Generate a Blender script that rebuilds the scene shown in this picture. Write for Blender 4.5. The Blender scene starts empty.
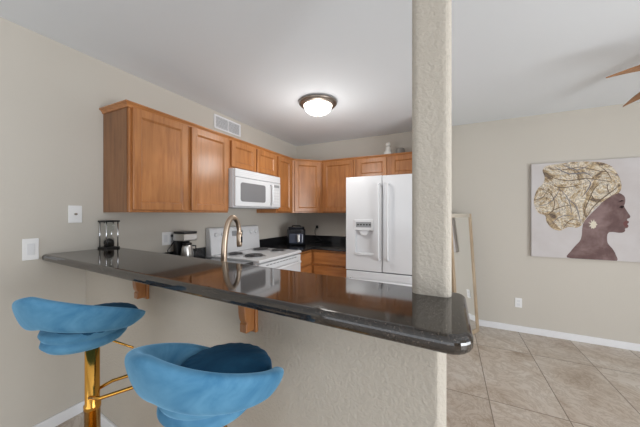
import bpy, bmesh, math, random
from math import sin, cos, pi, radians, tan
from mathutils import Vector, Matrix
random.seed(4)
S = bpy.context.scene
COL = S.collection

# ------------------------------------------------------------------ camera, world, daylight, exposure
F_PX, PSI, CAM_H = 263.77, 0.456, 1.3461
cam_d = bpy.data.cameras.new('camera')
cam_d.sensor_fit = 'HORIZONTAL'
cam_d.sensor_width = 36.0
cam_d.lens = F_PX / 640 * 36.0
cam_d.clip_start = 0.02
cam = bpy.data.objects.new('camera', cam_d)
COL.objects.link(cam)
cam.location = (0, 0, CAM_H)
cam.rotation_euler = (pi / 2, 0, PSI)
S.camera = cam

w = bpy.data.worlds.new('daylight_sky')
S.world = w
w.use_nodes = True
bgn = w.node_tree.nodes['Background']
bgn.inputs[0].default_value = (0.80, 0.88, 1.0, 1)
bgn.inputs[1].default_value = 1.0

S.view_settings.view_transform = 'Standard'
S.view_settings.look = 'None'
S.view_settings.gamma = 1
S.view_settings.use_curve_mapping = False
S.view_settings.exposure = -0.45


def area(name, loc, rot, sx, sy, power, col=(1, 1, 1)):
    l = bpy.data.lights.new(name, 'AREA')
    l.shape = 'RECTANGLE'
    l.size, l.size_y = sx, sy
    l.energy = power
    l.color = col
    o = bpy.data.objects.new(name, l)
    COL.objects.link(o)
    o.location = loc
    o.rotation_euler = rot
    return o


# room extents (metres): X along the back wall, Y away from the camera
D, YB, H = 2.2434, 3.6928, 2.44
XR, YR = 3.4, -2.8
# daylight coming in through the sliding door (right) and the wide window (behind the camera)
LCOL = (.935, .97, 1)
# skylight through each opening, and upward fill lamps added to brighten the ceiling
area('daylight_sliding_door', (XR + .05, 0.1, 1.15), (0, pi / 2 - radians(4), 0), 1.9, 2.4, 113, LCOL)
area('added_ceiling_fill_door', (XR + .06, 0.3, .45), (0, pi / 2 + radians(50), 0), .8, 2.4, 62, LCOL)
area('daylight_rear_window', (-0.1, YR - .05, .85), (pi / 2, 0, 0), 4.2, 1.4, 29, LCOL)
area('added_ceiling_fill_rear', (-0.1, YR - .06, .45), (pi / 2 + radians(50), 0, 0), 4.2, .6, 20, LCOL)


# ------------------------------------------------------------------ materials
def srgb(r, g, b):
    def c(v):
        v /= 255
        return v / 12.92 if v <= .04045 else ((v + .055) / 1.055) ** 2.4
    return (c(r), c(g), c(b), 1)


def mat(name, col, rough=.5, metal=0, coat=0, spec=.5):
    m = bpy.data.materials.new(name)
    m.use_nodes = True
    b = m.node_tree.nodes['Principled BSDF']
    b.inputs['Base Color'].default_value = col
    b.inputs['Roughness'].default_value = rough
    b.inputs['Metallic'].default_value = metal
    b.inputs['Coat Weight'].default_value = coat
    b.inputs['Specular IOR Level'].default_value = spec
    return m


class NT:
    def __init__(s, m):
        s.m, s.t = m, m.node_tree
        s.b = s.t.nodes['Principled BSDF']

    def n(s, kind, **kw):
        o = s.t.nodes.new(kind)
        for k, v in kw.items():
            if k in o.inputs.keys():
                o.inputs[k].default_value = v
            else:
                setattr(o, k, v)
        return o

    def l(s, a, b):
        s.t.links.new(a, b)

    def coords(s, scale=(1, 1, 1), rot=(0, 0, 0), loc=(0, 0, 0)):
        c = s.n('ShaderNodeTexCoord')
        mp = s.n('ShaderNodeMapping')
        mp.inputs['Scale'].default_value = scale
        mp.inputs['Rotation'].default_value = rot
        mp.inputs['Location'].default_value = loc
        s.l(c.outputs['Object'], mp.inputs['Vector'])
        return mp.outputs['Vector']

    def noise(s, vec, scale, detail=4, rough=.55, dist=0):
        o = s.n('ShaderNodeTexNoise')
        o.inputs['Scale'].default_value = scale
        o.inputs['Detail'].default_value = detail
        o.inputs['Roughness'].default_value = rough
        o.inputs['Distortion'].default_value = dist
        s.l(vec, o.inputs['Vector'])
        return o.outputs['Fac']

    def ramp(s, fac, stops):
        o = s.n('ShaderNodeValToRGB')
        e = o.color_ramp.elements
        while len(e) < len(stops):
            e.new(.5)
        for i, (p, c) in enumerate(stops):
            e[i].position = p
            e[i].color = c
        s.l(fac, o.inputs['Fac'])
        return o.outputs['Color']

    def mix(s, fac, a, b, mode='MIX'):
        o = s.n('ShaderNodeMix', data_type='RGBA', blend_type=mode)
        for v, k in ((fac, 0), (a, 6), (b, 7)):
            if hasattr(v, 'is_linked'):
                s.l(v, o.inputs[k])
            else:
                o.inputs[k].default_value = v
        return o.outputs[2]

    def bump(s, h, strength, dist):
        o = s.n('ShaderNodeBump')
        o.inputs['Strength'].default_value = strength
        o.inputs['Distance'].default_value = dist
        s.l(h, o.inputs['Height'])
        s.l(o.outputs['Normal'], s.b.inputs['Normal'])


def paint(name, col, sc=55, st=.12, dist=.004, rough=.75):
    m = mat(name, col, rough, spec=.3)
    t = NT(m)
    v = t.coords()
    t.bump(t.noise(v, sc, 3), st, dist)
    return m


def stucco(name, col, st=.55):
    m = mat(name, col, .8, spec=.25)
    t = NT(m)
    v = t.coords()
    f = t.noise(v, 85, 3, .55, .4)
    r = t.ramp(f, [(.36, (0, 0, 0, 1)), (.66, (1, 1, 1, 1))])
    t.bump(r, st, .0025)
    return m


def wood(name, dark, mid, light, grain='z', rough=.32, coat=.35):
    m = mat(name, mid, rough, coat=coat)
    t = NT(m)
    sc = {'z': (1, 1, .10), 'x': (.10, 1, 1), 'y': (1, .10, 1)}[grain]
    v = t.coords(sc)
    a = t.noise(v, 26, 6, .6, .5)
    v2 = t.coords()
    b = t.noise(v2, 3.2, 3, .5, .3)
    c1 = t.ramp(a, [(.25, dark), (.5, mid), (.8, light)])
    c2 = t.ramp(b, [(.3, (.80, .80, .80, 1)), (.75, (1.1, 1.08, 1.05, 1))])
    t.l(t.mix(1.0, c1, c2, 'MULTIPLY'), t.b.inputs['Base Color'])
    t.b.inputs['Coat Roughness'].default_value = .22
    t.bump(a, .05, .002)
    return m


M = {}
M['wall'] = paint('beige_wall_paint', srgb(203, 197, 187))
M['ceiling'] = paint('white_ceiling_paint', srgb(232, 236, 240), 70, .10)
M['stucco'] = stucco('beige_knockdown_stucco', srgb(192, 184, 172))
M['white_trim'] = mat('white_trim_paint', srgb(236, 236, 238), .4)
M['plate'] = mat('white_plastic_plate', srgb(240, 240, 240), .4)
M['maple'] = wood('honey_maple', srgb(158, 98, 52), srgb(184, 122, 70), srgb(198, 138, 84))
M['maple_h'] = wood('honey_maple_horizontal', srgb(158, 98, 52), srgb(184, 122, 70), srgb(198, 138, 84), 'x')
M['maple_end'] = wood('brown_end_panel', srgb(112, 76, 52), srgb(140, 98, 66), srgb(156, 114, 80), 'z', .5, .1)  # end panel toned browner and darker than the doors
M['oak'] = wood('light_oak_frame', srgb(158, 136, 110), srgb(184, 162, 136), srgb(204, 186, 162), 'z', .45, .1)
M['blade'] = wood('brown_fan_blade_wood', srgb(120, 80, 48), srgb(160, 112, 70), srgb(180, 132, 88), 'x', .45, .1)
M['white_app'] = mat('white_appliance_enamel', srgb(224, 225, 227), .22, coat=.2)
M['white_app2'] = mat('white_appliance_plastic', srgb(226, 227, 229), .35)
M['grey_gap'] = mat('grey_gasket', srgb(120, 122, 124), .6)
M['grey_panel'] = mat('grey_control_panel', srgb(150, 152, 154), .35)
M['oven_glass'] = mat('dark_grey_oven_glass', srgb(120, 122, 126), .12)
M['micro_glass'] = mat('grey_microwave_window', srgb(128, 128, 130), .25)
M['black'] = mat('black_plastic', srgb(22, 22, 24), .35)
M['black_gloss'] = mat('black_gloss_plastic', srgb(26, 28, 34), .18, coat=.4)
M['navy'] = mat('slate_grey_drawer_plastic', srgb(66, 72, 88), .25, coat=.3)
M['steel'] = mat('brushed_steel', srgb(205, 203, 200), .28, 1)
M['nickel'] = mat('brushed_nickel', srgb(196, 176, 156), .28, 1)
M['nickel_d'] = mat('dark_brushed_nickel', srgb(150, 140, 130), .38, 1)
M['chrome'] = mat('chrome', srgb(225, 225, 228), .08, 1)
M['coil'] = mat('dark_coil_metal', srgb(96, 96, 98), .4, .6)
M['drip'] = mat('grey_drip_pan', srgb(170, 170, 172), .3, .5)
M['gold'] = mat('polished_gold_metal', srgb(212, 158, 74), .16, 1)
M['mirror'] = mat('mirror_glass', (.92, .93, .92, 1), .015, 1)
M['ivory'] = mat('ivory_ceramic', srgb(236, 234, 228), .35)
M['grey_stone'] = mat('grey_stone_ceramic', srgb(140, 136, 130), .6)
M['sand'] = mat('dark_sand', srgb(48, 44, 42), .8)
M['silver_frame'] = wood('pale_champagne_frame', srgb(176, 166, 150), srgb(200, 192, 178), srgb(216, 208, 196), 'x', .4, .1)

g = mat('clear_glass', (.95, .98, .97, 1), .02)
gb = g.node_tree.nodes['Principled BSDF']
gb.inputs['Transmission Weight'].default_value = 1
gb.inputs['IOR'].default_value = 1.2
M['glass'] = g

lm = mat('lit_frosted_glass', (1, 1, 1, 1), .4)
lb = lm.node_tree.nodes['Principled BSDF']
lb.inputs['Emission Color'].default_value = (1, .97, .92, 1)
lb.inputs['Emission Strength'].default_value = 6.0
M['lamp_glass'] = lm


def granite(name, base, c2, c3, rough=.09):
    m = mat(name, base, rough)
    t = NT(m)
    v = t.coords()
    a = t.noise(v, 95, 5, .7)
    b = t.noise(v, 240, 3, .6)
    c1 = t.ramp(a, [(.38, base), (.56, c2), (.72, base)])
    cc = t.ramp(b, [(.60, (0, 0, 0, 1)), (.70, (1, 1, 1, 1))])
    t.l(t.mix(cc, c1, c3), t.b.inputs['Base Color'])
    t.b.inputs['IOR'].default_value = 1.70
    return m


M['granite'] = granite('polished_brown_black_granite', srgb(24, 21, 19), srgb(50, 43, 38), srgb(104, 94, 86), .06)
M['granite_k'] = granite('polished_black_granite', srgb(20, 20, 22), srgb(40, 40, 42), srgb(84, 84, 86), .14)


def velvet(name, dark, light, sheen=.6):
    m = mat(name, dark, .78, spec=.15)
    t = NT(m)
    v = t.coords()
    a = t.noise(v, 7, 4, .6, .8)
    t.l(t.ramp(a, [(.30, dark), (.68, light)]), t.b.inputs['Base Color'])
    t.b.inputs['Sheen Weight'].default_value = sheen
    t.b.inputs['Sheen Roughness'].default_value = .35
    t.b.inputs['Sheen Tint'].default_value = srgb(150, 200, 235)
    t.bump(t.noise(v, 240, 2), .06, .002)
    return m


M['velvet'] = velvet('blue_velvet', srgb(52, 108, 146), srgb(98, 150, 182), .8)
M['velvet_shaded'] = velvet('shaded_blue_velvet', srgb(22, 62, 92), srgb(36, 84, 116), .15)  # same blue velvet, darkened in colour to stand for shade on the cushion


def tile_floor():
    m = mat('beige_stone_tile', srgb(196, 182, 166), .38)
    t = NT(m)
    c = t.n('ShaderNodeTexCoord')
    sx = t.n('ShaderNodeSeparateXYZ')
    t.l(c.outputs['Object'], sx.inputs[0])
    cx = t.n('ShaderNodeCombineXYZ')
    ay = t.n('ShaderNodeMath', operation='ADD')
    ay.inputs[1].default_value = -2.25 + 9.0
    ax = t.n('ShaderNodeMath', operation='ADD')
    ax.inputs[1].default_value = -.257 + .4455 * 20
    t.l(sx.outputs['Y'], ay.inputs[0])
    t.l(sx.outputs['X'], ax.inputs[0])
    t.l(ay.outputs[0], cx.inputs['X'])
    t.l(ax.outputs[0], cx.inputs['Y'])
    br = t.n('ShaderNodeTexBrick')
    br.offset = 0
    br.squash = 1
    br.inputs['Scale'].default_value = 1
    br.inputs['Brick Width'].default_value = .90
    br.inputs['Row Height'].default_value = .4455
    br.inputs['Mortar Size'].default_value = .0036
    br.inputs['Mortar Smooth'].default_value = .2
    br.inputs['Color1'].default_value = (0, 0, 0, 1)
    br.inputs['Color2'].default_value = (1, 1, 1, 1)
    br.inputs['Mortar'].default_value = (.5, .5, .5, 1)
    t.l(cx.outputs[0], br.inputs['Vector'])
    v = t.coords((1, 1, 1), (0, 0, .7))
    # every tile gets its own piece of stone: offset the veins by the tile's random tone
    off = t.n('ShaderNodeVectorMath', operation='SCALE')
    off.inputs['Scale'].default_value = 7.0
    t.l(br.outputs['Color'], off.inputs[0])
    ad = t.n('ShaderNodeVectorMath', operation='ADD')
    t.l(v, ad.inputs[0])
    t.l(off.outputs[0], ad.inputs[1])
    mp = t.n('ShaderNodeMapping')
    mp.inputs['Scale'].default_value = (1, 1.25, 1)
    t.l(ad.outputs[0], mp.inputs['Vector'])
    n1 = t.noise(mp.outputs[0], 1.7, 8, .62, 1.4)
    n2 = t.noise(mp.outputs[0], 5.0, 8, .7, 2.2)
    c1 = t.ramp(n1, [(.30, srgb(166, 147, 129)), (.45, srgb(200, 187, 173)), (.68, srgb(217, 210, 201))])
    vein = t.ramp(n2, [(.45, (1, 1, 1, 1)), (.50, (.70, .64, .58, 1)), (.56, (1, 1, 1, 1))])
    c2 = t.mix(.75, c1, vein, 'MULTIPLY')
    tone = t.ramp(br.outputs['Color'], [(0, (.88, .86, .84, 1)), (1, (1.03, 1.03, 1.03, 1))])
    c3 = t.mix(1.0, c2, tone, 'MULTIPLY')
    t.l(t.mix(br.outputs['Fac'], c3, srgb(128, 114, 100)), t.b.inputs['Base Color'])
    inv = t.n('ShaderNodeMath', operation='SUBTRACT')
    inv.inputs[0].default_value = 1
    t.l(br.outputs['Fac'], inv.inputs[1])
    t.bump(inv.outputs[0], .5, .002)
    return m


M['tile'] = tile_floor()


# ------------------------------------------------------------------ mesh helpers
class MB:
    """collects shapes, then links them as ONE mesh object"""

    def __init__(s):
        s.v, s.f, s.mi, s.sm = [], [], [], []

    def add(s, vs, fs, mi=0, smooth=False, tf=None):
        b = len(s.v)
        s.v += [tuple(tf @ Vector(v)) if tf else tuple(v) for v in vs]
        for f in fs:
            s.f.append([b + i for i in f])
            s.mi.append(mi)
            s.sm.append(smooth)
        return s

    def box(s, a, b, mi=0, tf=None):
        x0, y0, z0 = a
        x1, y1, z1 = b
        vs = [(x0, y0, z0), (x1, y0, z0), (x1, y1, z0), (x0, y1, z0), (x0, y0, z1), (x1, y0, z1), (x1, y1, z1), (x0, y1, z1)]
        return s.add(vs, [(3, 2, 1, 0), (4, 5, 6, 7), (0, 1, 5, 4), (1, 2, 6, 5), (2, 3, 7, 6), (3, 0, 4, 7)], mi, False, tf)

    def prism(s, poly, z0, z1, mi=0, tf=None):
        n = len(poly)
        vs = [(x, y, z0) for x, y in poly] + [(x, y, z1) for x, y in poly]
        fs = [list(range(n))[::-1], list(range(n, 2 * n))]
        fs += [(i, (i + 1) % n, n + (i + 1) % n, n + i) for i in range(n)]
        return s.add(vs, fs, mi, False, tf)

    def lathe(s, prof, seg=32, mi=0, tf=None, smooth=True):
        vs, fs = [], []
        k = len(prof)
        for i in range(seg):
            a = 2 * pi * i / seg
            vs += [(r * cos(a), r * sin(a), z) for r, z in prof]
        for i in range(seg):
            j = (i + 1) % seg
            fs += [(i * k + q, j * k + q, j * k + q + 1, i * k + q + 1) for q in range(k - 1)]
        if prof[0][0] > 1e-6:
            fs.append([i * k for i in range(seg)][::-1])
        if prof[-1][0] > 1e-6:
            fs.append([i * k + k - 1 for i in range(seg)])
        return s.add(vs, fs, mi, smooth, tf)

    def tube(s, pts, r, seg=10, mi=0, closed=False, tf=None):
        pts = [Vector(p) for p in pts]
        n = len(pts)
        rs = r if isinstance(r, (list, tuple)) else [r] * n
        vs, fs = [], []
        up = None
        for i, p in enumerate(pts):
            if closed:
                d = pts[(i + 1) % n] - pts[i - 1]
            else:
                d = pts[min(i + 1, n - 1)] - pts[max(i - 1, 0)]
            d.normalize()
            if up is None:
                up = d.orthogonal().normalized()
            up = (up - d * up.dot(d)).normalized()
            sd = d.cross(up)
            for q in range(seg):
                a = 2 * pi * q / seg
                vs.append(p + (up * cos(a) + sd * sin(a)) * rs[i])
        m = n if closed else n - 1
        for i in range(m):
            j = (i + 1) % n
            fs += [(i * seg + q, i * seg + (q + 1) % seg, j * seg + (q + 1) % seg, j * seg + q) for q in range(seg)]
        if not closed:
            fs += [list(range(seg))[::-1], [(n - 1) * seg + q for q in range(seg)]]
        return s.add(vs, fs, mi, True, tf)

    def build(s, name, mats, parent=None, loc=(0, 0, 0), rot=(0, 0, 0), bevel=0, seg=2, subsurf=0):
        me = bpy.data.meshes.new(name)
        me.from_pydata(s.v, [], s.f)
        if not isinstance(mats, (list, tuple)):
            mats = [mats]
        for m in mats:
            me.materials.append(m)
        me.polygons.foreach_set('material_index', s.mi)
        me.polygons.foreach_set('use_smooth', s.sm)
        bm = bmesh.new()
        bm.from_mesh(me)
        bmesh.ops.remove_doubles(bm, verts=bm.verts, dist=1e-6)
        bmesh.ops.recalc_face_normals(bm, faces=bm.faces)
        bm.to_mesh(me)
        bm.free()
        o = bpy.data.objects.new(name, me)
        COL.objects.link(o)
        o.location = loc
        o.rotation_euler = rot
        if parent:
            o.parent = parent
        if bevel:
            b = o.modifiers.new('bevel', 'BEVEL')
            b.width = bevel
            b.segments = seg
            b.limit_method = 'ANGLE'
            b.angle_limit = radians(40)
        if subsurf:
            b = o.modifiers.new('subsurf', 'SUBSURF')
            b.levels = b.render_levels = subsurf
        return o


def tag(o, label=None, cat=None, group=None, kind=None):
    if label: o['label'] = label
    if cat: o['category'] = cat
    if group: o['group'] = group
    if kind: o['kind'] = kind
    return o


def thing(name, label, cat, loc=(0, 0, 0), rz=0, group=None):
    o = bpy.data.objects.new(name, None)
    o.empty_display_size = .1
    COL.objects.link(o)
    o.location = loc
    o.rotation_euler = (0, 0, rz)
    return tag(o, label, cat, group)


def struct(o, label=None, cat=None):
    return tag(o, label, cat, None, 'structure')


def copy_tree(o, parent=None):
    c = o.copy()
    COL.objects.link(c)
    if parent: c.parent = parent
    for ch in o.children:
        copy_tree(ch, c)
    return c


def smooth_open(pts, n):
    out = []
    for i in range(len(pts) - 1):
        p0, p1, p2, p3 = pts[max(i - 1, 0)], pts[i], pts[i + 1], pts[min(i + 2, len(pts) - 1)]
        for j in range(n):
            u = j / n
            out.append(tuple(.5 * (2 * p1[k] + (p2[k] - p0[k]) * u + (2 * p0[k] - 5 * p1[k] + 4 * p2[k] - p3[k]) * u * u + (3 * p1[k] - p0[k] - 3 * p2[k] + p3[k]) * u ** 3) for k in range(len(p1))))
    out.append(tuple(pts[-1]))
    return out


# ------------------------------------------------------------------ the room
T = .12
struct(MB().box((-D - T, YR - T, -.1), (XR + T, YB + T, 0)).build('floor', M['tile']),
       'beige stone tile floor with thin darker grout lines', 'floor')
struct(MB().box((-D - T, YR - T, H), (XR + T, YB + T, H + .1)).build('ceiling', M['ceiling']),
       'smooth white ceiling over kitchen and living room', 'ceiling')
struct(MB().box((-D - T, YR - T, 0), (-D, YB + T, H)).build('wall_left', M['wall']),
       'beige wall behind the cabinets, stove and microwave', 'wall')
struct(MB().box((-D, YB, 0), (XR + T, YB + T, H)).build('wall_back', M['wall']),
       'beige back wall with the portrait canvas', 'wall')
m_ = MB()
m_.box((XR, 1.55, 0), (XR + T, YB, H)).box((XR, YR, 0), (XR + T, -.95, H)).box((XR, -.95, 2.1), (XR + T, 1.55, H))
struct(m_.build('wall_right', M['wall']), 'beige wall with the sliding door opening', 'wall')
m_ = MB()
m_.box((-D, YR - T, 0), (-2.3 + .1, YR, H)).box((2.1, YR - T, 0), (XR + T, YR, H))
m_.box((-2.2, YR - T, 0), (2.1, YR, .06)).box((-2.2, YR - T, 2.15), (2.1, YR, H))
struct(m_.build('wall_rear', M['wall']), 'beige wall with the wide window behind the camera', 'wall')
m_ = MB()
for a, b in (((-2.2, YR - .08, .06), (2.1, YR - .02, .12)), ((-2.2, YR - .08, 2.09), (2.1, YR - .02, 2.15)), ((-2.2, YR - .08, .06), (-2.14, YR - .02, 2.15)),
             ((2.04, YR - .08, .06), (2.1, YR - .02, 2.15)), ((-.08, YR - .08, .06), (-.02, YR - .02, 2.15))):
    m_.box(a, b)
struct(m_.build('window_1', M['white_trim']), 'white framed wide window', 'window')
m_ = MB()
Y0_, Y1_ = -.95, 1.55
for a, b in (((XR + .02, Y0_, 0), (XR + .08, Y1_, .05)), ((XR + .02, Y0_, 2.05), (XR + .08, Y1_, 2.1)), ((XR + .02, Y0_, 0), (XR + .08, Y0_ + .06, 2.1)),
             ((XR + .02, Y1_ - .06, 0), (XR + .08, Y1_, 2.1)), ((XR + .02, 0.26, 0), (XR + .08, 0.34, 2.1))):
    m_.box(a, b)
struct(m_.build('door_1', M['white_trim']), 'white framed sliding glass door', 'door')

BE = .0716                                  # the peninsula stands 4 degrees off square
TB = tan(BE)


def along(x, off):                          # Y of a line parallel to the peninsula, off = its Y at the left wall
    return off - (x + D) * TB


# half wall under the bar, and the post that rises from its end
m_ = MB()
WF = .918
x0, x1 = -D, -.008
m_.prism([(x0, along(x0, WF)), (x1 - .02, along(x1, WF)), (x1, along(x1, WF) + .02), (x1, along(x1, WF) + .15), (x1 - .02, along(x1, WF) + .17), (x0, along(x0, WF) + .17)], 0, 1.0555)
struct(m_.build('wall_peninsula', M['stucco'], bevel=.006), 'beige textured half wall under the bar top', 'wall')
cx0, cx1 = -.107, .006
yc = .866
r = .022
poly = []
for (px, py, a0) in ((cx1 - r, yc + r, -pi / 2), (cx1 - r, yc + .118 - r, 0), (cx0 + r, yc + .118 - r, pi / 2), (cx0 + r, yc + r, pi)):
    rr = r
    poly += [(px + rr * cos(a0 + pi / 2 * i / 5), py + rr * sin(a0 + pi / 2 * i / 5)) for i in range(6)]
m_ = MB().prism(poly, 1.097, H)
struct(m_.build('wall_column', M['stucco']), 'beige textured square post rising from the bar to the ceiling', 'column')
# short pantry wall beside the refrigerator
struct(MB().box((-.20, 3.0, 0), (-.06, YB, H)).build('wall_pantry', M['wall']), 'short beige wall beside the refrigerator', 'wall')


def base_board(name, pts, z1=.072, t=.014, label=''):
    (ax, ay), (bx, by) = pts
    d = Vector((bx - ax, by - ay, 0))
    L = d.length
    ang = math.atan2(d.y, d.x)
    o = MB().box((0, 0, 0), (L, t, z1)).build(name, M['white_trim'], loc=(ax, ay, 0), rot=(0, 0, ang), bevel=.004)
    return struct(o, label, 'baseboard')


base_board('baseboard_back', ((XR, YB), (-.06, YB)), label='white baseboard along the living room back wall')
base_board('baseboard_left', ((-D, along(-D, WF)), (-D, YR)), label='white baseboard along the left wall')
base_board('baseboard_peninsula', ((-.02, along(-.02, WF)), (-D, along(-D, WF))), label='white baseboard along the half wall')

# ------------------------------------------------------------------ bar top
ZB = 1.097
m_ = MB()
bx1 = .046
cr = .05
p = [(-D, along(-D, 1.112)), (-D, along(-D, .695) + .01), (-D + .02, along(-D, .695))]
yf, yb_ = along(bx1, .756), along(bx1, 1.112)
p += [(bx1 - cr + cr * cos(a), yf + cr + cr * sin(a)) for a in [-pi / 2 + pi / 2 * i / 6 for i in range(7)]]
p += [(bx1 - .03 + .03 * cos(a), yb_ - .03 + .03 * sin(a)) for a in [pi / 2 * i / 6 for i in range(7)]]
m_.prism(p[::1], ZB - .041, ZB)
bar = m_.build('bar_countertop', M['granite'], bevel=.0165, seg=5)
tag(bar, 'long polished dark granite bar top on the textured half wall', 'countertop')


def corbel(x):
    y = along(x, WF)
    t = thing('corbel', '', 'bracket', (x, y, 0), -BE, 'wooden corbels under the bar')
    zt = 1.0555
    MB().box((-.024, -.014, .893), (.024, 0, zt)).build('back_plate', M['maple'], t, bevel=.003)
    pr = [(0, zt), (-.128, zt), (-.126, zt - .010), (-.094, zt - .020)]
    pr += [(-.094 + .044 * sin(a), zt - .020 - .042 * (1 - cos(a))) for a in [pi / 2 * i / 6 for i in range(1, 7)]]
    pr += [(-.050 + .014 * (1 - cos(a)), zt - .062 - .052 * sin(a)) for a in [pi / 2 * i / 5 for i in range(1, 6)]]
    pr += [(-.042, .934), (-.042, .904), (0, .904)]
    tf = Matrix(((0, 0, 1, 0), (1, 0, 0, -.014), (0, 1, 0, 0), (0, 0, 0, 1)))
    MB().prism(pr, -.017, .017, 0, tf).build('scroll_bracket', M['maple'], t, bevel=.003)
    return t


tag(corbel(-1.455), 'wooden corbel under the bar nearer the left wall, above the left stool')
tag(corbel(-.682), 'wooden corbel under the middle of the bar, above the right stool')


# ------------------------------------------------------------------ cabinets
def door(parent, x0, x1, z0, z1, y, name='door', hrz=False, st=.052):
    """a framed door with recessed panel, face at local -y"""
    t = .02
    f = MB()
    f.box((x0, y - t, z0), (x0 + st, y, z1)).box((x1 - st, y - t, z0), (x1, y, z1))
    f.box((x0 + st, y - t, z0), (x1 - st, y, z0 + st)).box((x0 + st, y - t, z1 - st), (x1 - st, y, z1))
    # sloped inner lip
    a, b, c, d = x0 + st, x1 - st, z0 + st, z1 - st
    e = .012
    yo, yi = y - t + .001, y - .008
    o = [(a, yo, c), (b, yo, c), (b, yo, d), (a, yo, d)]
    i = [(a + e, yi, c + e), (b - e, yi, c + e), (b - e, yi, d - e), (a + e, yi, d - e)]
    f.add(o + i, [(0, 1, 5, 4), (1, 2, 6, 5), (2, 3, 7, 6), (3, 0, 4, 7)])
    fo = f.build(name, M['maple_h'] if hrz else M['maple'], parent, bevel=.003)
    MB().box((a, y - .008, c), (b, y - .001, d)).build(name + '_panel', M['maple_h'] if hrz else M['maple'], fo)
    return fo


def crown_profile(d):
    return [(0, 0), (-.007, 0), (-.010, .010), (-.019, .022), (-.026, .025), (-.026, .034), (0, .034)]


def crown(parent, x0, x1, d, z, end_left=False):
    m = MB()
    tfx = Matrix(((0, 0, 1, 0), (1, 0, 0, -d), (0, 1, 0, z), (0, 0, 0, 1)))
    pr = crown_profile(d)
    n = len(pr)
    # front run, mitred at the left when it turns the corner
    vs = []
    for y, zz in pr:
        vs.append((x0 + (y if end_left else 0), -d + y, z + zz))
    for y, zz in pr:
        vs.append((x1, -d + y, z + zz))
    m.add(vs, [list(range(n))[::-1], list(range(n, 2 * n))] + [(i, (i + 1) % n, n + (i + 1) % n, n + i) for i in range(n)])
    if end_left:
        vs = [(x0 + y, -d + y, z + zz) for y, zz in pr] + [(x0 + y, -.001, z + zz) for y, zz in pr]
        m.add(vs, [list(range(n))[::-1], list(range(n, 2 * n))] + [(i, (i + 1) % n, n + (i + 1) % n, n + i) for i in range(n)])
    return m.build('crown_moulding', M['maple_h'], parent)


UD = .31      # upper cabinet depth without door


def upper(label, loc, rz, wd, z0, z1, doors, end_left=False, fname='upper_cabinet', d=UD, end_panel=False):
    t = thing(fname, label, 'cabinet', loc, rz, 'maple upper cabinets')
    MB().box((0 if not end_panel else .006, -d, z0), (wd, -.001, z1)).build('cabinet_box', M['maple'], t, bevel=.002)
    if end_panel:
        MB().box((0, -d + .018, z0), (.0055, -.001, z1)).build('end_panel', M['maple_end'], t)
    for (a, b) in doors:
        door(t, a, b, z0 + .018, z1 - .012, -d - .001)
    crown(t, 0, wd, d, z1 - .014, end_left)
    return t


UZ0, UZ1 = 1.354, 2.076
RL = pi / 2
XW = -D + .001
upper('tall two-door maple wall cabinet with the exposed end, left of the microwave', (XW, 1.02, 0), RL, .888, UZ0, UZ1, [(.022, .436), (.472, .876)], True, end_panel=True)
upper('short two-door maple wall cabinet directly above the microwave', (XW, 1.910, 0), RL, .792, 1.79, UZ1, [(.028, .390), (.414, .776)])
upper('narrow one-door maple wall cabinet between microwave and diagonal corner cabinet', (XW, 2.703, 0), RL, .368, UZ0, UZ1, [(.022, .330)])
# diagonal corner cabinet
xa, ya = -D + UD, YB - .61
xb, yb2 = -D + .61, YB - UD
t = thing('upper_cabinet', 'diagonal corner maple wall cabinet above the air fryer', 'cabinet', (-D, YB, 0), 0, 'maple upper cabinets')
MB().prism([(.001, -.61), (UD, -.61), (.61, -UD), (.61, -.001), (.001, -.001)], UZ0, UZ1).build('cabinet_box', M['maple'], t, bevel=.002)
dl = math.hypot(.30, .30)
sub = door(t, .030, dl - .030, UZ0 + .018, UZ1 - .012, -.001)
for o in (sub,):
    o.location = (UD, -.61, 0)
    o.rotation_euler = (0, 0, pi / 4)
m_ = crown(t, 0.0, dl, 0, UZ1 - .014)
m_.location = (UD, -.61, 0)
m_.rotation_euler = (0, 0, pi / 4)
upper('one-door maple wall cabinet on the back wall, right of the corner one', (-D + .611, YB, 0), 0, .505, UZ0, UZ1, [(.030, .478)])
upper('short two-door maple cabinet above the white refrigerator', (-1.126, YB, 0), 0, .88, 1.80, UZ1, [(.022, .412), (.462, .856)])

# base cabinets
CZ = .905                                                    # kitchen counter height


def base(label, loc, rz, wd, d, drawers, cat='cabinet', cab_doors=()):
    t = thing('base_cabinet', label, cat, loc, rz, 'maple base cabinets')
    MB().box((0, -d, .10), (wd, -.002, CZ - .032)).box((0, -d + .06, 0), (wd, -.002, .10)).build('cabinet_box', M['maple'], t, bevel=.002)
    for (a, b, c, e) in drawers:
        m = MB().box((a, -d - .02, c), (b, -d - .001, e))
        m.build('drawer', M['maple_h'], t, bevel=.005)
    for (a, b, c, e) in cab_doors:
        door(t, a, b, c, e, -d - .001)
    return t


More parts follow.
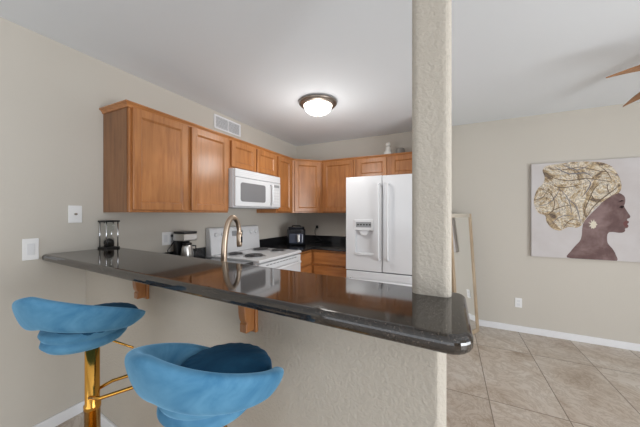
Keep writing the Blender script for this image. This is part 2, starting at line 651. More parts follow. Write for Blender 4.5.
base('maple base cabinet under the coffee maker, left of the stove', (XW, 1.18, 0), RL, .702, .60, [(.02, .68, .68, .845)], cab_doors=[(.02, .345, .13, .66), (.355, .68, .13, .66)])
base('maple base cabinet between the stove and the corner', (XW, 2.672, 0), RL, .41, .60, [(.02, .39, .70, .845), (.02, .39, .42, .68), (.02, .39, .13, .40)])
base('maple base cabinet with drawers between corner and refrigerator', (-D + .002, YB, 0), 0, 1.145, .60, [(.64, 1.12, .690, .845), (.64, 1.12, .42, .665), (.64, 1.12, .13, .40)])
t = base('long maple base cabinet behind the half wall, under the faucet', (-1.60, 0, 0), 0, 1.50, .0, [])
for c in list(t.children):
    bpy.data.objects.remove(c)
m_ = MB()
m_.prism([(0, along(-1.6, WF) + .172), (1.50, along(-.1, WF) + .172), (1.50, along(-.1, WF) + .60), (0, along(-1.6, WF) + .60)], .10, CZ - .032)
m_.build('cabinet_box', M['maple'], t, bevel=.002)

# kitchen counters with backsplash
tc = thing('kitchen_countertop', 'black granite counter under the coffee maker and faucet', 'countertop', (0, 0, 0))
y9 = along(-D, WF) + .172
MB().prism([(-D + .001, y9), (-.06, along(-.06, WF) + .172), (-.06, along(-.06, WF) + .64), (-1.605, along(-1.605, WF) + .64), (-1.605, 1.895), (-D + .001, 1.895)], CZ - .03, CZ).build('counter_slab', M['granite_k'], tc, bevel=.006)
MB().box((-D + .001, y9 + .01, CZ + .0005), (-D + .021, 1.895, CZ + .10)).build('backsplash', M['granite_k'], tc, bevel=.003)
tc = thing('kitchen_countertop', 'L-shaped black granite counter under the air fryer', 'countertop', (0, 0, 0))
MB().prism([(-D + .001, 2.671), (-1.605, 2.671), (-1.605, YB - .642), (-1.098, YB - .642), (-1.098, YB - .001), (-D + .001, YB - .001)], CZ - .03, CZ).build('counter_slab', M['granite_k'], tc, bevel=.006)
MB().box((-D + .001, 2.671, CZ + .0005), (-D + .021, YB - .001, CZ + .10)).box((-D + .021, YB - .021, CZ + .0005), (-1.098, YB - .001, CZ + .10)).build('backsplash', M['granite_k'], tc, bevel=.003)

# ------------------------------------------------------------------ stove
t = thing('stove', 'white electric coil stove with backguard under the microwave', 'stove', (-D + .004, 1.905, 0), RL)
W_ = .762
MB().box((.002, -.65, .02), (W_ - .002, -.005, .888)).box((.03, -.61, 0), (W_ - .03, -.05, .02)).build('stove_body', M['white_app'], t, bevel=.004)
MB().box((0, -.692, .889), (W_, -.005, .918)).build('cooktop', M['white_app'], t, bevel=.008, seg=3)
m_ = MB()
tf = Matrix(((0, 0, 1, 0), (1, 0, 0, 0), (0, 1, 0, 0), (0, 0, 0, 1)))
m_.prism([(-.005, .918), (-.085, .918), (-.075, 1.07), (-.060, 1.185), (-.045, 1.198), (-.005, 1.198)], 0, W_, 0, tf)
cp = m_.build('control_panel', M['white_app'], t, bevel=.008, seg=3)
for kx in (.07, .16, .60, .69):
    MB().lathe([(.021, 0), (.021, .010), (.017, .022), (.006, .024), (0, .024)], 18, 0, Matrix.Translation((kx, -.070, 1.125)) @ Matrix.Rotation(radians(98), 4, 'X')).build('knob', M['white_app2'], cp)
MB().box((.30, -.078, 1.095), (.46, -.066, 1.15)).build('clock_display', M['grey_panel'], cp)
od = MB().box((.006, -.685, .24), (W_ - .006, -.652, .878)).build('oven_door', M['white_app'], t, bevel=.008, seg=3)
MB().box((.15, -.6865, .36), (W_ - .15, -.684, .68)).build('oven_window', M['oven_glass'], od)
m_ = MB()
m_.tube([(.07, -.685, .80), (.07, -.720, .80), (.085, -.728, .80), (W_ - .085, -.728, .80), (W_ - .07, -.720, .80), (W_ - .07, -.685, .80)], .011, 10)
m_.build('door_handle', M['white_app2'], od)
m_ = MB()
for i in range(10):
    m_.box((.11 + i * .056, -.6865, .850), (.15 + i * .056, -.684, .858))
m_.build('vent_slots', M['grey_gap'], od)
MB().box((.006, -.680, .05), (W_ - .006, -.652, .228)).build('storage_drawer', M['white_app'], t, bevel=.006)
for (bx_, by_, br_) in ((.19, -.23, .074), (.19, -.475, .092), (.60, -.23, .092), (.60, -.475, .074)):
    dp = MB().lathe([(br_ + .018, 0), (br_ + .018, .004), (br_ + .010, .006), (br_, .003), (.02, .001), (0, .001)], 32, 0, Matrix.Translation((bx_, by_, .9182))).build('drip_pan', M['drip'], t)
    pts = []
    for i in range(121):
        a = i / 120 * 4.5 * 2 * pi
        rr = .018 + (br_ - .020) * i / 120
        pts.append((bx_ + rr * cos(a), by_ + rr * sin(a), .929))
    MB().tube(pts, .0055, 6).build('coil', M['coil'], dp)

# ------------------------------------------------------------------ microwave
t = thing('microwave', 'white over-the-range microwave hung under the short wall cabinet', 'microwave', (-D + .003, 1.912, 1.405), RL)
MW, MD, MH = .758, .37, .382
MB().box((0, -MD, 0), (MW, 0, MH)).build('microwave_body', M['white_app'], t, bevel=.005)
md = MB().box((.003, -MD - .03, .012), (.585, -MD - .001, MH - .085)).build('door', M['white_app'], t, bevel=.010, seg=3)
m_ = MB()
q = []
for (px, pz, a0) in ((.43, .225, 0), (.10, .225, pi / 2), (.10, .085, pi), (.43, .085, 1.5 * pi)):
    q += [(px + .03 * cos(a0 + pi / 2 * i / 5), pz + .025 * sin(a0 + pi / 2 * i / 5)) for i in range(6)]
tf2 = Matrix(((1, 0, 0, 0), (0, 0, 1, 0), (0, 1, 0, 0), (0, 0, 0, 1)))
m_.prism(q, -MD - .0325, -MD - .029, 0, tf2)
m_.build('window', M['micro_glass'], md)
MB().tube([(.555, -MD - .03, .05), (.555, -MD - .06, .058), (.555, -MD - .068, .08), (.555, -MD - .068, .235), (.555, -MD - .06, .257), (.555, -MD - .03, .265)], .010, 10).build('door_handle', M['white_app2'], md)
cp = MB().box((.588, -MD - .028, .012), (MW - .003, -MD - .001, MH - .085)).build('control_panel', M['white_app'], t, bevel=.006)
MB().box((.625, -MD - .0295, .245), (.725, -MD - .027, .275)).build('display', M['grey_panel'], cp)
m_ = MB()
for i in range(3):
    for j in range(5):
        m_.box((.625 + i * .036, -MD - .0290, .05 + j * .034), (.652 + i * .036, -MD - .027, .072 + j * .034))
m_.build('keypad', M['white_app2'], cp, bevel=.002)
vg = MB().box((.003, -MD - .026, MH - .082), (MW - .003, -MD - .001, MH - .002)).build('vent_grille', M['white_app'], t, bevel=.008, seg=3)
m_ = MB()
for i in range(3):
    m_.box((.06, -MD - .0268, MH - .066 + i * .018), (MW - .06, -MD - .025, MH - .060 + i * .018))
m_.build('louver', M['white_app2'], vg)
MB().box((.05, -MD + .02, -.004), (MW - .05, -.06, -.0005)).build('underside_filter', M['grey_panel'], t)

# ------------------------------------------------------------------ refrigerator
FX, FW = -1.085, .86
t = thing('refrigerator', 'white french-door refrigerator with water dispenser beside the base cabinets', 'refrigerator', (FX, 2.90, 0), 0)
MB().box((.004, .075, .03), (FW - .004, .74, 1.745)).box((.05, .10, 0), (FW - .05, .70, .03)).build('fridge_body', M['white_app2'], t, bevel=.004)
dz0, dz1 = .700, 1.765
xs = .420
rec = (.115, .315, .895, 1.155)     # dispenser recess in the left door
m_ = MB()
x0, x1, zr0, zr1 = rec
m_.box((.002, 0, dz0), (x0, .07, dz1)).box((x1, 0, dz0), (xs - .003, .07, dz1)).box((x0, 0, dz0), (x1, .07, zr0)).box((x0, 0, zr1), (x1, .07, dz1)).box((x0, .035, zr0), (x1, .07, zr1))
ld = m_.build('left_door', M['white_app'], t)
MB().box((xs + .003, 0, dz0), (FW - .002, .07, dz1)).build('right_door', M['white_app'], t, bevel=.010, seg=3)
rd = t.children[-1]
dp = MB().box((x0 - .012, -.010, zr1), (x1 + .012, .001, zr1 + .125)).build('dispenser_panel', M['white_app2'], ld, bevel=.006)
# the panel's grey display, the paddle and the drip shelf belong to the left door
MB().box((x0 + .012, -.0115, zr1 + .035), (x1 - .012, -.009, zr1 + .095)).build('dispenser_display', M['grey_panel'], ld)
m_ = MB()
for i in range(5):
    m_.box((x0 + .026 + i * .034, -.0125, zr1 + .058), (x0 + .046 + i * .034, -.0110, zr1 + .072))
m_.build('dispenser_buttons', M['black'], ld)
MB().prism([(x0 + .04, zr1), (x1 - .04, zr1), (x1 - .07, zr1 - .055), (x0 + .07, zr1 - .055)], .002, .034, 0, tf2).build('dispenser_spout', M['white_app2'], ld, bevel=.003)
m_ = MB()
m_.prism([(x0 - .012, .033), (x0 - .012, -.006), (x0 + .03, -.018), (x1 - .03, -.018), (x1 + .012, -.006), (x1 + .012, .033)], zr0 - .018, zr0 + .006)
m_.build('drip_shelf', M['white_app2'], ld, bevel=.004)
for nm, hx, dd in (('left', xs - .030, ld), ('right', xs + .068, rd)):
    hz0, hz1 = .835, 1.67
    MB().tube([(hx, .0, hz0), (hx, -.035, hz0 + .004), (hx, -.047, hz0 + .03), (hx, -.050, hz0 + .12), (hx, -.050, hz1 - .12), (hx, -.047, hz1 - .03), (hx, -.035, hz1 - .004), (hx, 0, hz1)], .0125, 10).build('door_handle', M['white_app2'], dd)
fd = MB().box((.002, 0, .06), (FW - .002, .07, dz0 - .012)).build('freezer_drawer', M['white_app'], t, bevel=.010, seg=3)
MB().tube([(.06, 0, .600), (.06, -.040, .600), (.08, -.050, .600), (FW - .08, -.050, .600), (FW - .06, -.040, .600), (FW - .06, 0, .600)], .013, 10).build('drawer_handle', M['white_app2'], fd)
MB().box((.004, .015, dz0 - .011), (FW - .004, .072, dz0 - .001)).build('door_gasket', M['grey_gap'], t)

# ------------------------------------------------------------------ faucet behind the bar
t = thing('kitchen_faucet', 'tall brushed nickel gooseneck faucet behind the bar', 'faucet', (-1.245, 1.195, CZ), pi / 2)
MB().lathe([(.028, 0), (.028, .006), (.022, .010), (.0205, .09), (.018, .10), (0, .10)], 24).build('faucet_base', M['nickel'], t)
pts = smooth_open([(0, 0, .09), (.002, 0, .19), (.010, 0, .28), (.028, 0, .36), (.056, 0, .408), (.086, 0, .414), (.114, 0, .388), (.130, 0, .345), (.134, 0, .300)], 4)
MB().tube(pts, [.0185 - .0045 * i / (len(pts) - 1) for i in range(len(pts))], 16).build('spout', M['nickel'], t)
HX = .134
sp = MB().lathe([(.0145, 0), (.0175, .01), (.0185, .08), (.015, .095), (0, .095)], 20, 0, Matrix.Translation((HX, 0, .222))).build('spray_head', M['nickel'], t)
MB().box((HX - .008, -.021, .25), (HX + .008, -.012, .29)).build('spray_button', M['black'], sp, bevel=.002)
MB().tube([(0, .02, .065), (0, .045, .07), (0, .10, .105)], [.009, .008, .006], 10).build('lever', M['nickel'], t)

# ------------------------------------------------------------------ small appliances
t = thing('coffee_maker', 'black and steel drip coffee maker on the counter left of the stove', 'coffee maker', (-2.125, 1.59, CZ), 0)
t.scale = (.76, .88, 1)
m_ = MB()
m_.box((-.095, -.075, 0), (.10, .075, .022)).box((-.095, -.075, .022), (-.030, .075, .200))
m_.build('housing', M['black'], t, bevel=.008, seg=3)
hd = MB().box((-.095, -.078, .200), (.098, .078, .262)).build('brew_head', M['steel'], t, bevel=.010, seg=3)
MB().box((-.093, -.076, .262), (.096, .076, .282)).build('top_lid', M['black'], hd, bevel=.006)
cf = MB().lathe([(.052, 0), (.060, .01), (.062, .07), (.050, .125), (.044, .140), (0, .140)], 28, 0, Matrix.Translation((.034, 0, .023))).build('carafe', M['steel'], t)
MB().lathe([(.046, 0), (.046, .014), (.02, .022), (0, .022)], 24, 0, Matrix.Translation((.034, 0, .163))).build('carafe_lid', M['black'], cf)
MB().tube([(.034, .055, .150), (.034, .100, .145), (.034, .105, .090), (.034, .062, .060)], .007, 8).build('carafe_handle', M['black'], cf)

t = thing('air_fryer', 'black air fryer in the counter corner below the diagonal cabinet', 'air fryer', (-1.965, 3.24, CZ), radians(30))
t.scale = (1.12, 1.12, 1)
q = []
for (px, py, a0) in ((.065, .075, 0), (-.065, .075, pi / 2), (-.065, -.075, pi), (.065, -.075, 1.5 * pi)):
    q += [(px + .05 * cos(a0 + pi / 2 * i / 6), py + .05 * sin(a0 + pi / 2 * i / 6)) for i in range(7)]
MB().prism(q, .006, .225).prism([(a * .9, b * .9) for a, b in q], .225, .255).build('fryer_body', M['black_gloss'], t, bevel=.018, seg=4)
fb = MB().prism([(-.088, .03), (.088, .03), (.088, .165), (-.088, .165)], -.140, -.10, 0, tf2).build('basket_drawer', M['navy'], t, bevel=.015, seg=3)
MB().box((.012, -.185, .050), (.042, -.140, .155)).build('drawer_handle', M['steel'], fb, bevel=.008, seg=3)
m_ = MB()
m_.tube([(-.05, -.06, .256), (-.05, -.02, .268), (.05, -.02, .268), (.05, -.06, .256)], .008, 8)
m_.build('top_grip', M['black'], t)
t2 = thing('power_cord', 'black power cord with plug hanging on the back wall beside the air fryer', 'cord', (-1.855, YB - .001, 1.115))
MB().box((-.016, -.030, .00), (.016, 0, .045)).build('plug', M['black'], t2, bevel=.004)
MB().tube([(0, -.028, .022), (.0, -.045, .015), (-.02, -.05, -.03), (-.02, -.045, -.08), (.02, -.05, -.13), (.10, -.06, -.180), (.05, -.09, -.191), (-.04, -.15, -.191)], .004, 8).build('cable', M['black'], t2)

# hourglass on the bar
t = thing('hourglass', 'black framed hourglass on the bar top against the left wall', 'hourglass', (-2.188, 1.03, ZB), .08)
MB().box((-.046, -.046, 0), (.046, .046, .012)).build('base_plate', M['black'], t, bevel=.002)
MB().box((-.046, -.046, .188), (.046, .046, .200)).build('top_plate', M['black'], t, bevel=.002)
for a, b in ((-1, -1), (1, -1), (1, 1), (-1, 1)):
    MB().tube([(a * .037, b * .037, .012), (a * .037, b * .037, .188)], .004, 8).build('post', M['chrome'], t)
hg = MB().lathe([(0, .012), (.028, .014), (.031, .04), (.028, .065), (.012, .092), (.005, .100), (.012, .108), (.028, .135), (.031, .16), (.028, .186), (0, .188)], 24).build('glass_bulb', M['glass'], t)
MB().lathe([(0, .0165), (.024, .0175), (.027, .038), (.022, .055), (.012, .066), (0, .070)], 20).build('sand', M['sand'], hg)

# ornaments on top of the fridge cabinet
ZC = UZ1 + .031
t = thing('figurine', 'small white figurine on top of the cabinet above the refrigerator', 'figurine', (-.720, YB - .20, ZC - .031))
MB().lathe([(.056, 0), (.062, .012), (.058, .05), (.046, .080), (.032, .098), (.034, .112), (.030, .132), (.014, .148), (0, .150)], 20).build('figurine_body', M['ivory'], t)
MB().lathe([(.018, 0), (.030, .014), (.030, .034), (.016, .052), (0, .056)], 16, 0, Matrix.Translation((0, 0, .146))).build('figurine_head', M['ivory'], t)
o = MB().lathe([(.032, 0), (.052, .03), (.058, .07), (.050, .102), (.040, .106), (.036, .090), (0, .07)], 22).build('bowl', M['grey_stone'], loc=(-.565, YB - .20, ZC - .031))
tag(o, 'small grey bowl on top of the cabinet, right of the white figurine', 'bowl')


# ------------------------------------------------------------------ plates, outlets, vent
def on_left(y, z): return dict(loc=(-D, y, z), rot=(0, 0, pi / 2))


def plate(name, label, cat, loc, rz, wd, hg_):
    t = thing(name, label, cat, loc, rz)
    MB().box((-wd / 2, -.006, -hg_ / 2), (wd / 2, -.0003, hg_ / 2)).build('cover_plate', M['plate'], t, bevel=.003)
    return t


def face(t, x, z, wd, hg_, name='outlet_face', m='white_app2', y=-.0085):
    return MB().box((x - wd / 2, y, z - hg_ / 2), (x + wd / 2, -.005, z + hg_ / 2)).build(name, M[m], t, bevel=.002)


t = plate('jack_plate', 'white cable jack plate on the left wall, nearest the wall cabinet', 'wall plate', (-D, .861, 1.342), RL, .072, .115)
MB().lathe([(.007, 0), (.007, .012), (.004, .013), (0, .013)], 14, 0, Matrix.Translation((0, -.006, 0)) @ Matrix.Rotation(pi / 2, 4, 'X')).build('jack', M['nickel_d'], t)
t = plate('light_switch', 'white rocker light switch on the left wall beyond the bar end', 'light switch', (-D, .652, 1.133), RL, .070, .128)
face(t, 0, 0, .034, .068, 'rocker')
t = plate('wall_outlet', 'white double outlet with two black plugs behind the coffee maker', 'outlet', (-D, 1.51, 1.125), RL, .115, .115)
face(t, -.028, 0, .034, .066)
face(t, .028, 0, .034, .066)
MB().box((.018, -.034, .012), (.040, -.008, .034)).build('plug', M['black'], t, bevel=.004)
MB().box((.044, -.034, .012), (.056, -.006, .034)).build('plug', M['black'], t, bevel=.004)
MB().tube([(.03, -.030, .014), (.03, -.034, -.03), (.00, -.036, -.07), (-.03, -.037, -.10), (-.01, -.05, -.200), (.03, -.10, -.2155)], .004, 8).build('cord', M['black'], t)
t = plate('wall_outlet', 'white outlet low on the wall below the portrait canvas', 'outlet', (.706, YB, .331), 0, .066, .108)
face(t, 0, .020, .032, .028)
face(t, 0, -.020, .032, .028)

t = thing('air_vent', 'white air vent grille high on the wall above the cabinets', 'vent', (-D, 2.21, 2.330), RL)
m_ = MB()
vw, vh = .195, .075
m_.box((-vw, -.012, vh - .018), (vw, -.0003, vh)).box((-vw, -.012, -vh), (vw, -.0003, -vh + .018))
m_.box((-vw, -.012, -vh + .018), (-vw + .018, -.0003, vh - .018)).box((vw - .018, -.012, -vh + .018), (vw, -.0003, vh - .018)).box((-.006, -.012, -vh + .018), (.006, -.0003, vh - .018))
m_.build('vent_frame', M['white_trim'], t, bevel=.003)
MB().box((-vw + .017, -.003, -vh + .017), (vw - .017, -.0005, vh - .017)).build('vent_back', M['grey_panel'], t)
for s in (-1, 1):
    m_ = MB()
    for i in range(8):
        z = -vh + .026 + i * .0132
        a = (.007 if s > 0 else -vw + .019)
        b = (vw - .019 if s > 0 else -.007)
        m_.add([(a, -.010, z), (b, -.010, z), (b, -.004, z + .009), (a, -.004, z + .009), (a, -.0085, z - .001), (b, -.0085, z - .001), (b, -.0035, z + .007), (a, -.0035, z + .007)],
               [(0, 1, 2, 3), (7, 6, 5, 4), (0, 4, 5, 1), (1, 5, 6, 2), (2, 6, 7, 3), (3, 7, 4, 0)])
    m_.build('louver', M['white_trim'], t)

# ------------------------------------------------------------------ ceiling light
t = thing('ceiling_light', 'flush ceiling light with nickel rim and lit glass dome', 'light', (-1.154, 2.307, H))
MB().lathe([(.05, -.0005), (.165, -.0005), (.185, -.012), (.186, -.022), (.176, -.034), (.158, -.044), (.142, -.048), (.138, -.044), (.138, -.034), (.05, -.030)], 48).build('metal_rim', M['nickel_d'], t)
MB().lathe([(.137, -.036), (.136, -.050), (.124, -.082), (.098, -.106), (.062, -.122), (.02, -.129), (0, -.129)], 40).build('glass_dome', M['lamp_glass'], t)
MB().lathe([(.011, -.1285), (.012, -.133), (.007, -.140), (.008, -.146), (.003, -.150), (0, -.150)], 16).build('finial', M['nickel'], t)
lamp = area('ceiling_lamp', (-1.154, 2.307, H - .156), (0, 0, 0), .26, .26, 3, (1, .97, .93))
lamp.data.shape = 'DISK'
pl = bpy.data.lights.new('added_kitchen_fill', 'POINT')  # added fill lamp, hung in empty air below the fixture to brighten the kitchen
pl.energy = 11
pl.color = (1, .97, .94)
pl.shadow_soft_size = .13
po = bpy.data.objects.new('added_kitchen_fill', pl)
COL.objects.link(po)
po.location = (-1.154, 2.307, H - .50)

# ------------------------------------------------------------------ ceiling fan (only two blade tips reach into the picture)
t = thing('ceiling_fan', 'brown wooden-bladed ceiling fan near the right edge of the ceiling', 'fan', (1.52, 2.36, 0))
FZ = 2.20
MB().lathe([(.0, 2.4395), (.07, 2.4395), (.075, 2.42), (.05, 2.37), (.018, 2.36), (.018, 2.31), (.06, 2.30), (.11, 2.27), (.115, 2.21), (.09, 2.17), (.05, 2.15), (0, 2.145)], 32).build('motor_housing', M['nickel_d'], t)
for k in range(5):
    a = radians(192 - 72 * k)
    pr = []
    N = 12
    for i in range(N + 1):
        u = i / N
        x = .13 + .515 * u
        pr.append((x, (.044 + .022 * sin(pi * u ** .8)) * (1 - u ** 3)))
    m = MB()
    up_, lo = [], []
    for (x, wv) in pr:
        u = (x - .13) / .53
        zc = FZ + .035 * sin(pi * u) - .004 * u
        tl = .12
        up_.append(((x, -.045 + 2 * wv, zc + wv * tl), (x, -.045, zc - wv * tl)))
    vs = []
    for (p1, p2) in up_:
        vs += [p1, p2, (p1[0], p1[1], p1[2] - .008), (p2[0], p2[1], p2[2] - .008)]
    fs = []
    for i in range(N):
        b = i * 4
        fs += [(b, b + 4, b + 5, b + 1), (b + 2, b + 3, b + 7, b + 6), (b, b + 2, b + 6, b + 4), (b + 1, b + 5, b + 7, b + 3)]
    fs += [(0, 1, 3, 2), (N * 4, N * 4 + 2, N * 4 + 3, N * 4 + 1)]
    m.add(vs, fs)
    m.build('blade', M['blade'], t, rot=(0, 0, a))

# ------------------------------------------------------------------ leaning mirror
Tm = Vector((.227, 3.54, 1.344))
n_ = Vector((.864, -.499, .067)).normalized()
xh = Vector((-.499, -.864, 0)).normalized()              # along the frame, towards the camera side
up_m = xh.cross(n_).normalized()
if up_m.z < 0: up_m = -up_m
L_ = Tm.z / up_m.z - .004
root = thing('leaning_mirror', 'tall narrow framed mirror leaning on the wall behind the bar post', 'mirror', Tm - up_m * L_ - n_ * 0.0)
# local axes: x along the width, y = out of the glass, z up
MR = Matrix((( -xh.x, n_.x, up_m.x), (-xh.y, n_.y, up_m.y), (-xh.z, n_.z, up_m.z))).to_4x4()
MWD, fr = .46, .042
for a, b, nm, mm in (((-fr, -.022, 0), (0, .004, L_), 'side_frame', 'oak'), ((-MWD, -.022, 0), (-MWD + fr, .004, L_), 'side_frame', 'oak'),
                     ((-MWD + fr, -.022, 0), (-fr, .004, fr), 'bottom_frame', 'oak'), ((-MWD + fr, -.022, L_ - fr), (-fr, .004, L_), 'top_frame', 'silver_frame')):
    MB().box(a, b).build(nm, M[mm], root, bevel=.004).matrix_local = MR
MB().box((-MWD + fr, -.016, fr), (-fr, -.006, L_ - fr)).build('mirror_glass', M['mirror'], root).matrix_local = MR

# ------------------------------------------------------------------ portrait canvas
CY = YB - .036


def wpx(u, v, y):                                        # maps traced outline points to the canvas plane
    a, b = (u - 320) / F_PX, (213.85 - v) / F_PX
    s, c = sin(PSI), cos(PSI)
    rx, ry = -s + c * a, c + s * a
    k = y / ry
    return (rx * k, CAM_H + b * k)


def crop(cx, cy): return wpx(525 + cx / 3.878, 155 + cy / 3.878, CY)


def smooth_poly(pts, n=4, closed=True):
    out = []
    N = len(pts)
    for i in range(N):
        p0, p1, p2, p3 = pts[i - 1], pts[i], pts[(i + 1) % N], pts[(i + 2) % N]
        for j in range(n):
            t_ = j / n
            out.append(tuple(.5 * ((2 * p1[k]) + (-p0[k] + p2[k]) * t_ + (2 * p0[k] - 5 * p1[k] + 4 * p2[k] - p3[k]) * t_ ** 2 + (-p0[k] + 3 * p1[k] - 3 * p2[k] + p3[k]) * t_ ** 3) for k in (0, 1)))
    return out


cl, cb_ = .816, .872
ct, crx = 1.893, 1.90
t = thing('portrait_canvas', 'large canvas print of a woman in a patterned headwrap on the back wall', 'picture', (0, 0, 0))


def paint_mat(name, stops, scale, dist=1.5, sc=(1, 1, 1)):
    m = mat(name, stops[0][1], .75, spec=.2)
    tt = NT(m)
    v = tt.coords(sc)
    tt.l(tt.ramp(tt.noise(v, scale, 6, .6, dist), stops), tt.b.inputs['Base Color'])
    return m


cm = paint_mat('pale_grey_canvas', [(.3, srgb(196, 189, 187)), (.7, srgb(210, 206, 206))], 2.0, .3)
skin = paint_mat('painted_brown_skin', [(.3, srgb(90, 68, 66)), (.5, srgb(112, 90, 88)), (.68, srgb(146, 124, 122))], 4.0, .4)
wrapm = mat('painted_cream_headwrap', srgb(205, 185, 150), .75, spec=.2)
tt = NT(wrapm)
v = tt.coords()
n1 = tt.noise(v, 3.6, 6, .65, 3.0)
n2 = tt.noise(v, 7.0, 4, .6, 3.0)
c1 = tt.ramp(n1, [(.36, srgb(132, 116, 102)), (.44, srgb(206, 182, 144)), (.52, srgb(236, 228, 212)), (.60, srgb(214, 192, 156)), (.68, srgb(150, 144, 146))])
c2 = tt.ramp(n2, [(.38, (1, 1, 1, 1)), (.44, (.40, .40, .45, 1)), (.47, (.72, .68, .64, 1)), (.52, (1, 1, 1, 1)), (.60, (.50, .50, .55, 1)), (.66, (1, 1, 1, 1))])
tt.l(tt.mix(.95, c1, c2, 'MULTIPLY'), tt.b.inputs['Base Color'])
fold = mat('painted_fold_line', srgb(112, 96, 80), .8, spec=.2)
fold2 = mat('painted_grey_fold', srgb(128, 124, 128), .8, spec=.2)
lip = mat('painted_lip', srgb(118, 80, 78), .7, spec=.2)
earr = mat('painted_earring', srgb(222, 214, 196), .7, spec=.2)
dark_l = mat('painted_dark_line', srgb(48, 36, 36), .8, spec=.2)

wrapped = MB().box((cl, CY, cb_), (crx, YB - .001, ct)).build('canvas', cm, t, bevel=.003)


def sheet(polys, y, name, mats):
    m = MB()
    for k, (pl_, mi) in enumerate(polys):
        yy = y - k * .00006
        m.add([(x, yy, z) for x, z in pl_], [list(range(len(pl_)))], mi)
    o = m.build(name, mats, t)
    bm = bmesh.new()
    bm.from_mesh(o.data)
    for f in bm.faces:
        if f.normal.y > 0: f.normal_flip()
    bmesh.ops.triangulate(bm, faces=bm.faces)
    bm.to_mesh(o.data)
    bm.free()
    return o


def cp_(lst): return [crop(*q) for q in lst]


fc = cp_([(330, 150), (362, 148), (384, 160), (389, 176), (387, 190), (384, 200), (392, 214), (400, 226), (408, 238), (405, 246), (397, 249), (396, 255), (403, 260), (400, 267), (395, 269), (401, 277), (397, 284), (388, 287), (388, 296), (380, 302), (362, 303), (340, 300), (322, 304), (318, 325), (322, 345), (340, 366), (352, 388), (356, 412), (300, 410), (230, 405), (163, 399), (176, 376), (196, 352), (213, 334), (220, 312), (222, 285), (228, 262), (250, 235), (290, 195)])
fcs = smooth_poly(fc, 3)
fcs = [(x, max(z, cb_ + .003)) for x, z in fcs]
hwp = smooth_poly(cp_([(68, 62), (80, 45), (120, 37), (160, 31), (210, 27), (260, 27), (300, 31), (338, 47), (362, 80), (374, 118), (366, 146), (338, 158), (300, 184), (262, 218), (236, 248), (218, 274), (196, 284), (168, 280), (140, 294), (108, 288), (84, 262), (78, 236), (52, 226), (36, 196), (36, 166), (48, 134), (70, 112), (76, 88)]), 3)
fig = sheet([(fcs, 0)], CY - .0008, 'woman_figure', [skin])
wr = sheet([(hwp, 0)], CY - .0016, 'headwrap', [wrapm])


def stroke(pts, w):
    P_ = [Vector(crop(*q)) for q in pts]
    L, R = [], []
    for i, p_ in enumerate(P_):
        d = (P_[min(i + 1, len(P_) - 1)] - P_[max(i - 1, 0)]).normalized()
        n = Vector((-d.y, d.x))
        ww = w * (sin(pi * (i + .35) / (len(P_) - .3)))
        L.append(tuple(p_ + n * ww))
        R.append(tuple(p_ - n * ww))
    return L + R[::-1]


folds = []
for pts, ww, mi in (
    ([(72, 62), (110, 90), (170, 102), (235, 92), (300, 100), (370, 112)], .0045, 0), ([(80, 50), (140, 60), (210, 48), (280, 62), (350, 72)], .004, 0), ([(96, 108), (130, 128), (190, 122), (240, 108)], .004, 0),
    ([(240, 240), (262, 205), (300, 170), (340, 140), (366, 120)], .005, 0), ([(226, 255), (232, 215), (250, 170), (270, 130), (300, 105)], .004, 0), ([(215, 265), (205, 220), (190, 190), (160, 170)], .0045, 1),
    ([(50, 200), (90, 190), (120, 160), (135, 130)], .004, 1), ([(82, 240), (110, 215), (150, 200), (185, 195)], .0045, 0), ([(100, 270), (130, 245), (160, 235), (200, 240)], .004, 1),
    ([(150, 285), (165, 262), (190, 250), (215, 258)], .004, 0), ([(60, 130), (100, 150), (115, 190), (105, 225)], .004, 0), ([(130, 130), (160, 160), (175, 195), (180, 230)], .004, 1),
    ([(120, 50), (170, 75), (230, 70), (260, 85)], .007, 1), ([(150, 40), (200, 60), (240, 45)], .006, 1), ([(235, 92), (255, 110), (240, 140), (220, 165)], .005, 1), ([(290, 45), (320, 70), (335, 100)], .004, 0),
    ([(40, 175), (70, 165), (85, 140)], .004, 0), ([(280, 190), (262, 165), (255, 150)], .004, 0), ([(330, 155), (318, 130), (322, 112)], .004, 0)):
    folds.append((smooth_poly(stroke(pts, ww), 2), mi))
sheet(folds, CY - .0022, 'headwrap_folds', [fold, fold2])
star = []
for i in range(18):
    a = 2 * pi * i / 18
    rr = (20 if i % 2 == 0 else 12) * (1 + .18 * sin(i * 2.7))
    star.append((264 + rr * cos(a) * .85, 271 + rr * sin(a)))
sheet([(cp_(star), 0)], CY - .0026, 'earring', [earr])
sheet([([crop(*q) for q in [(364, 204), (374, 197), (385, 201), (376, 209)]], 0)], CY - .0026, 'eye', [dark_l])
sheet([([crop(*q) for q in [(360, 184), (374, 176), (387, 180), (374, 182)]], 0)], CY - .0026, 'eyebrow', [dark_l])
sheet([(smooth_poly(cp_([(380, 266), (392, 256), (403, 260), (396, 267), (401, 277), (390, 281)]), 3), 0)], CY - .0026, 'lips', [lip])


# ------------------------------------------------------------------ bar stools
def lerp(a, b, u): return a + (b - a) * u


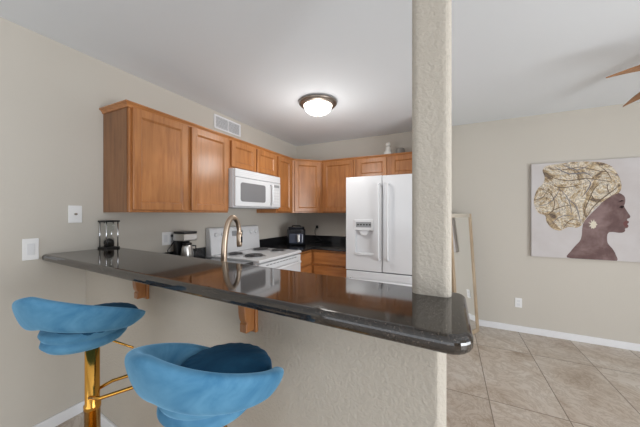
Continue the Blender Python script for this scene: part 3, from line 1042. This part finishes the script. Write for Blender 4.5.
def stool_shell():
    """wrap-around back: tall at the back (-x), sweeping down and forward into two pointed wings"""
    m = MB()
    PH, N, K = radians(128), 56, 20
    rings = []
    for i in range(N + 1):
        u = -1 + 2 * i / N
        ph = PH * u
        q = abs(u)
        e = math.sqrt(max(0, 1 - max(0, (q - .80) / .20) ** 2.2))       # round off the tips
        zt = .262 - .160 * q ** 1.2
        zb = .135 - .055 * min(q, .7) / .7 + .020 * max(0, (q - .7) / .3)
        zc, hh = (zt + zb) / 2, (zt - zb) / 2 * max(e, .05)
        th = .024 * max(e, .2)
        ring = []
        for k in range(K):
            a = 2 * pi * k / K
            ca, sa = cos(a), sin(a)
            dz = hh * math.copysign(abs(sa) ** .7, sa)
            dr = th * math.copysign(abs(ca) ** .8, ca)
            z = zc + dz
            flare = .158 + .055 * ((z - .07) / .19)
            rr = flare + dr
            an = pi + ph
            ring.append((rr * cos(an) - .02, rr * sin(an) - .026, z))
        rings.append(ring)
    vs = [p_ for r_ in rings for p_ in r_]
    fs = []
    for i in range(N):
        fs += [(i * K + k, i * K + (k + 1) % K, (i + 1) * K + (k + 1) % K, (i + 1) * K + k) for k in range(K)]
    fs += [list(range(K)), [N * K + k for k in range(K)][::-1]]
    return m.add(vs, fs, 0, True)


def make_stool(label, loc, face, foot, zs):
    """face = direction the seat looks, foot = direction of the footrest, zs = height of the seat's underside"""
    t = thing('bar_stool', label, 'bar stool', (loc[0], loc[1], 0), face, 'blue velvet bar stools')
    MB().lathe([(0, 0), (.205, 0), (.208, .006), (.200, .012), (.06, .026), (.034, .034), (0, .034)], 48).build('base_disc', M['gold'], t)
    MB().lathe([(.027, .030), (.027, .52), (.0295, .522), (.0295, .54), (.025, .545), (.025, zs + .006), (0, zs + .006)], 28).build('pole', M['gold'], t)
    fz = zs - .195
    pts = [(.0, -.024, fz - .03), (.05, -.060, fz - .02)] + [(.16 + .05 * cos(a), .060 * sin(a), fz) for a in [-pi / 2 + pi * i / 10 for i in range(11)]] + [(.05, .060, fz - .02), (0, .024, fz - .03)]
    MB().tube(pts, .0075, 10).build('footrest', M['gold'], t, rot=(0, 0, foot - face))
    MB().tube([(.02, 0, zs + .012), (.09, 0, zs - .005), (.165, 0, zs - .035)], .0045, 8).build('height_lever', M['gold'], t, rot=(0, 0, foot - face - .25))
    pr = [(0, 0), (.09, .002), (.122, .012), (.138, .030), (.134, .046), (.126, .050), (.134, .056), (.142, .072), (.136, .088), (0, .09)]
    MB().lathe(pr, 44, 0, Matrix.Translation((-.015, .01, zs))).build('seat', M['velvet'], t)
    # plump pleated cushion on top of the seat
    vs, fs = [], []
    NU, NV = 96, 12
    for i in range(NU):
        a = 2 * pi * i / NU
        for j in range(NV + 1):
            v_ = j / NV
            rr = .141 * sin(pi / 2 * v_) ** .8
            ple = .0035 * sin(a * 20 + 1.5 * sin(a * 3)) * v_ ** 2.5
            z = .088 + .055 * cos(pi / 2 * v_) ** .6 + ple
            vs.append((.012 + rr * cos(a), rr * sin(a) - .02, zs + z - .008))
    for i in range(NU):
        i2 = (i + 1) % NU
        fs += [(i * (NV + 1) + j, i2 * (NV + 1) + j, i2 * (NV + 1) + j + 1, i * (NV + 1) + j + 1) for j in range(NV)]
    MB().add(vs, fs, 0, True).build('pleated_cushion', M['velvet_shaded'], t)
    stool_shell().build('wraparound_back', M['velvet'], t, loc=(0, 0, zs), subsurf=1)
    return t


make_stool('blue velvet swivel stool by the left wall, its gold pole in view', (-1.361, .580), radians(108), radians(45), .805)
make_stool('blue velvet swivel stool nearest the camera, pleated cushion in view', (-.632, .580), radians(92), radians(150), .775)
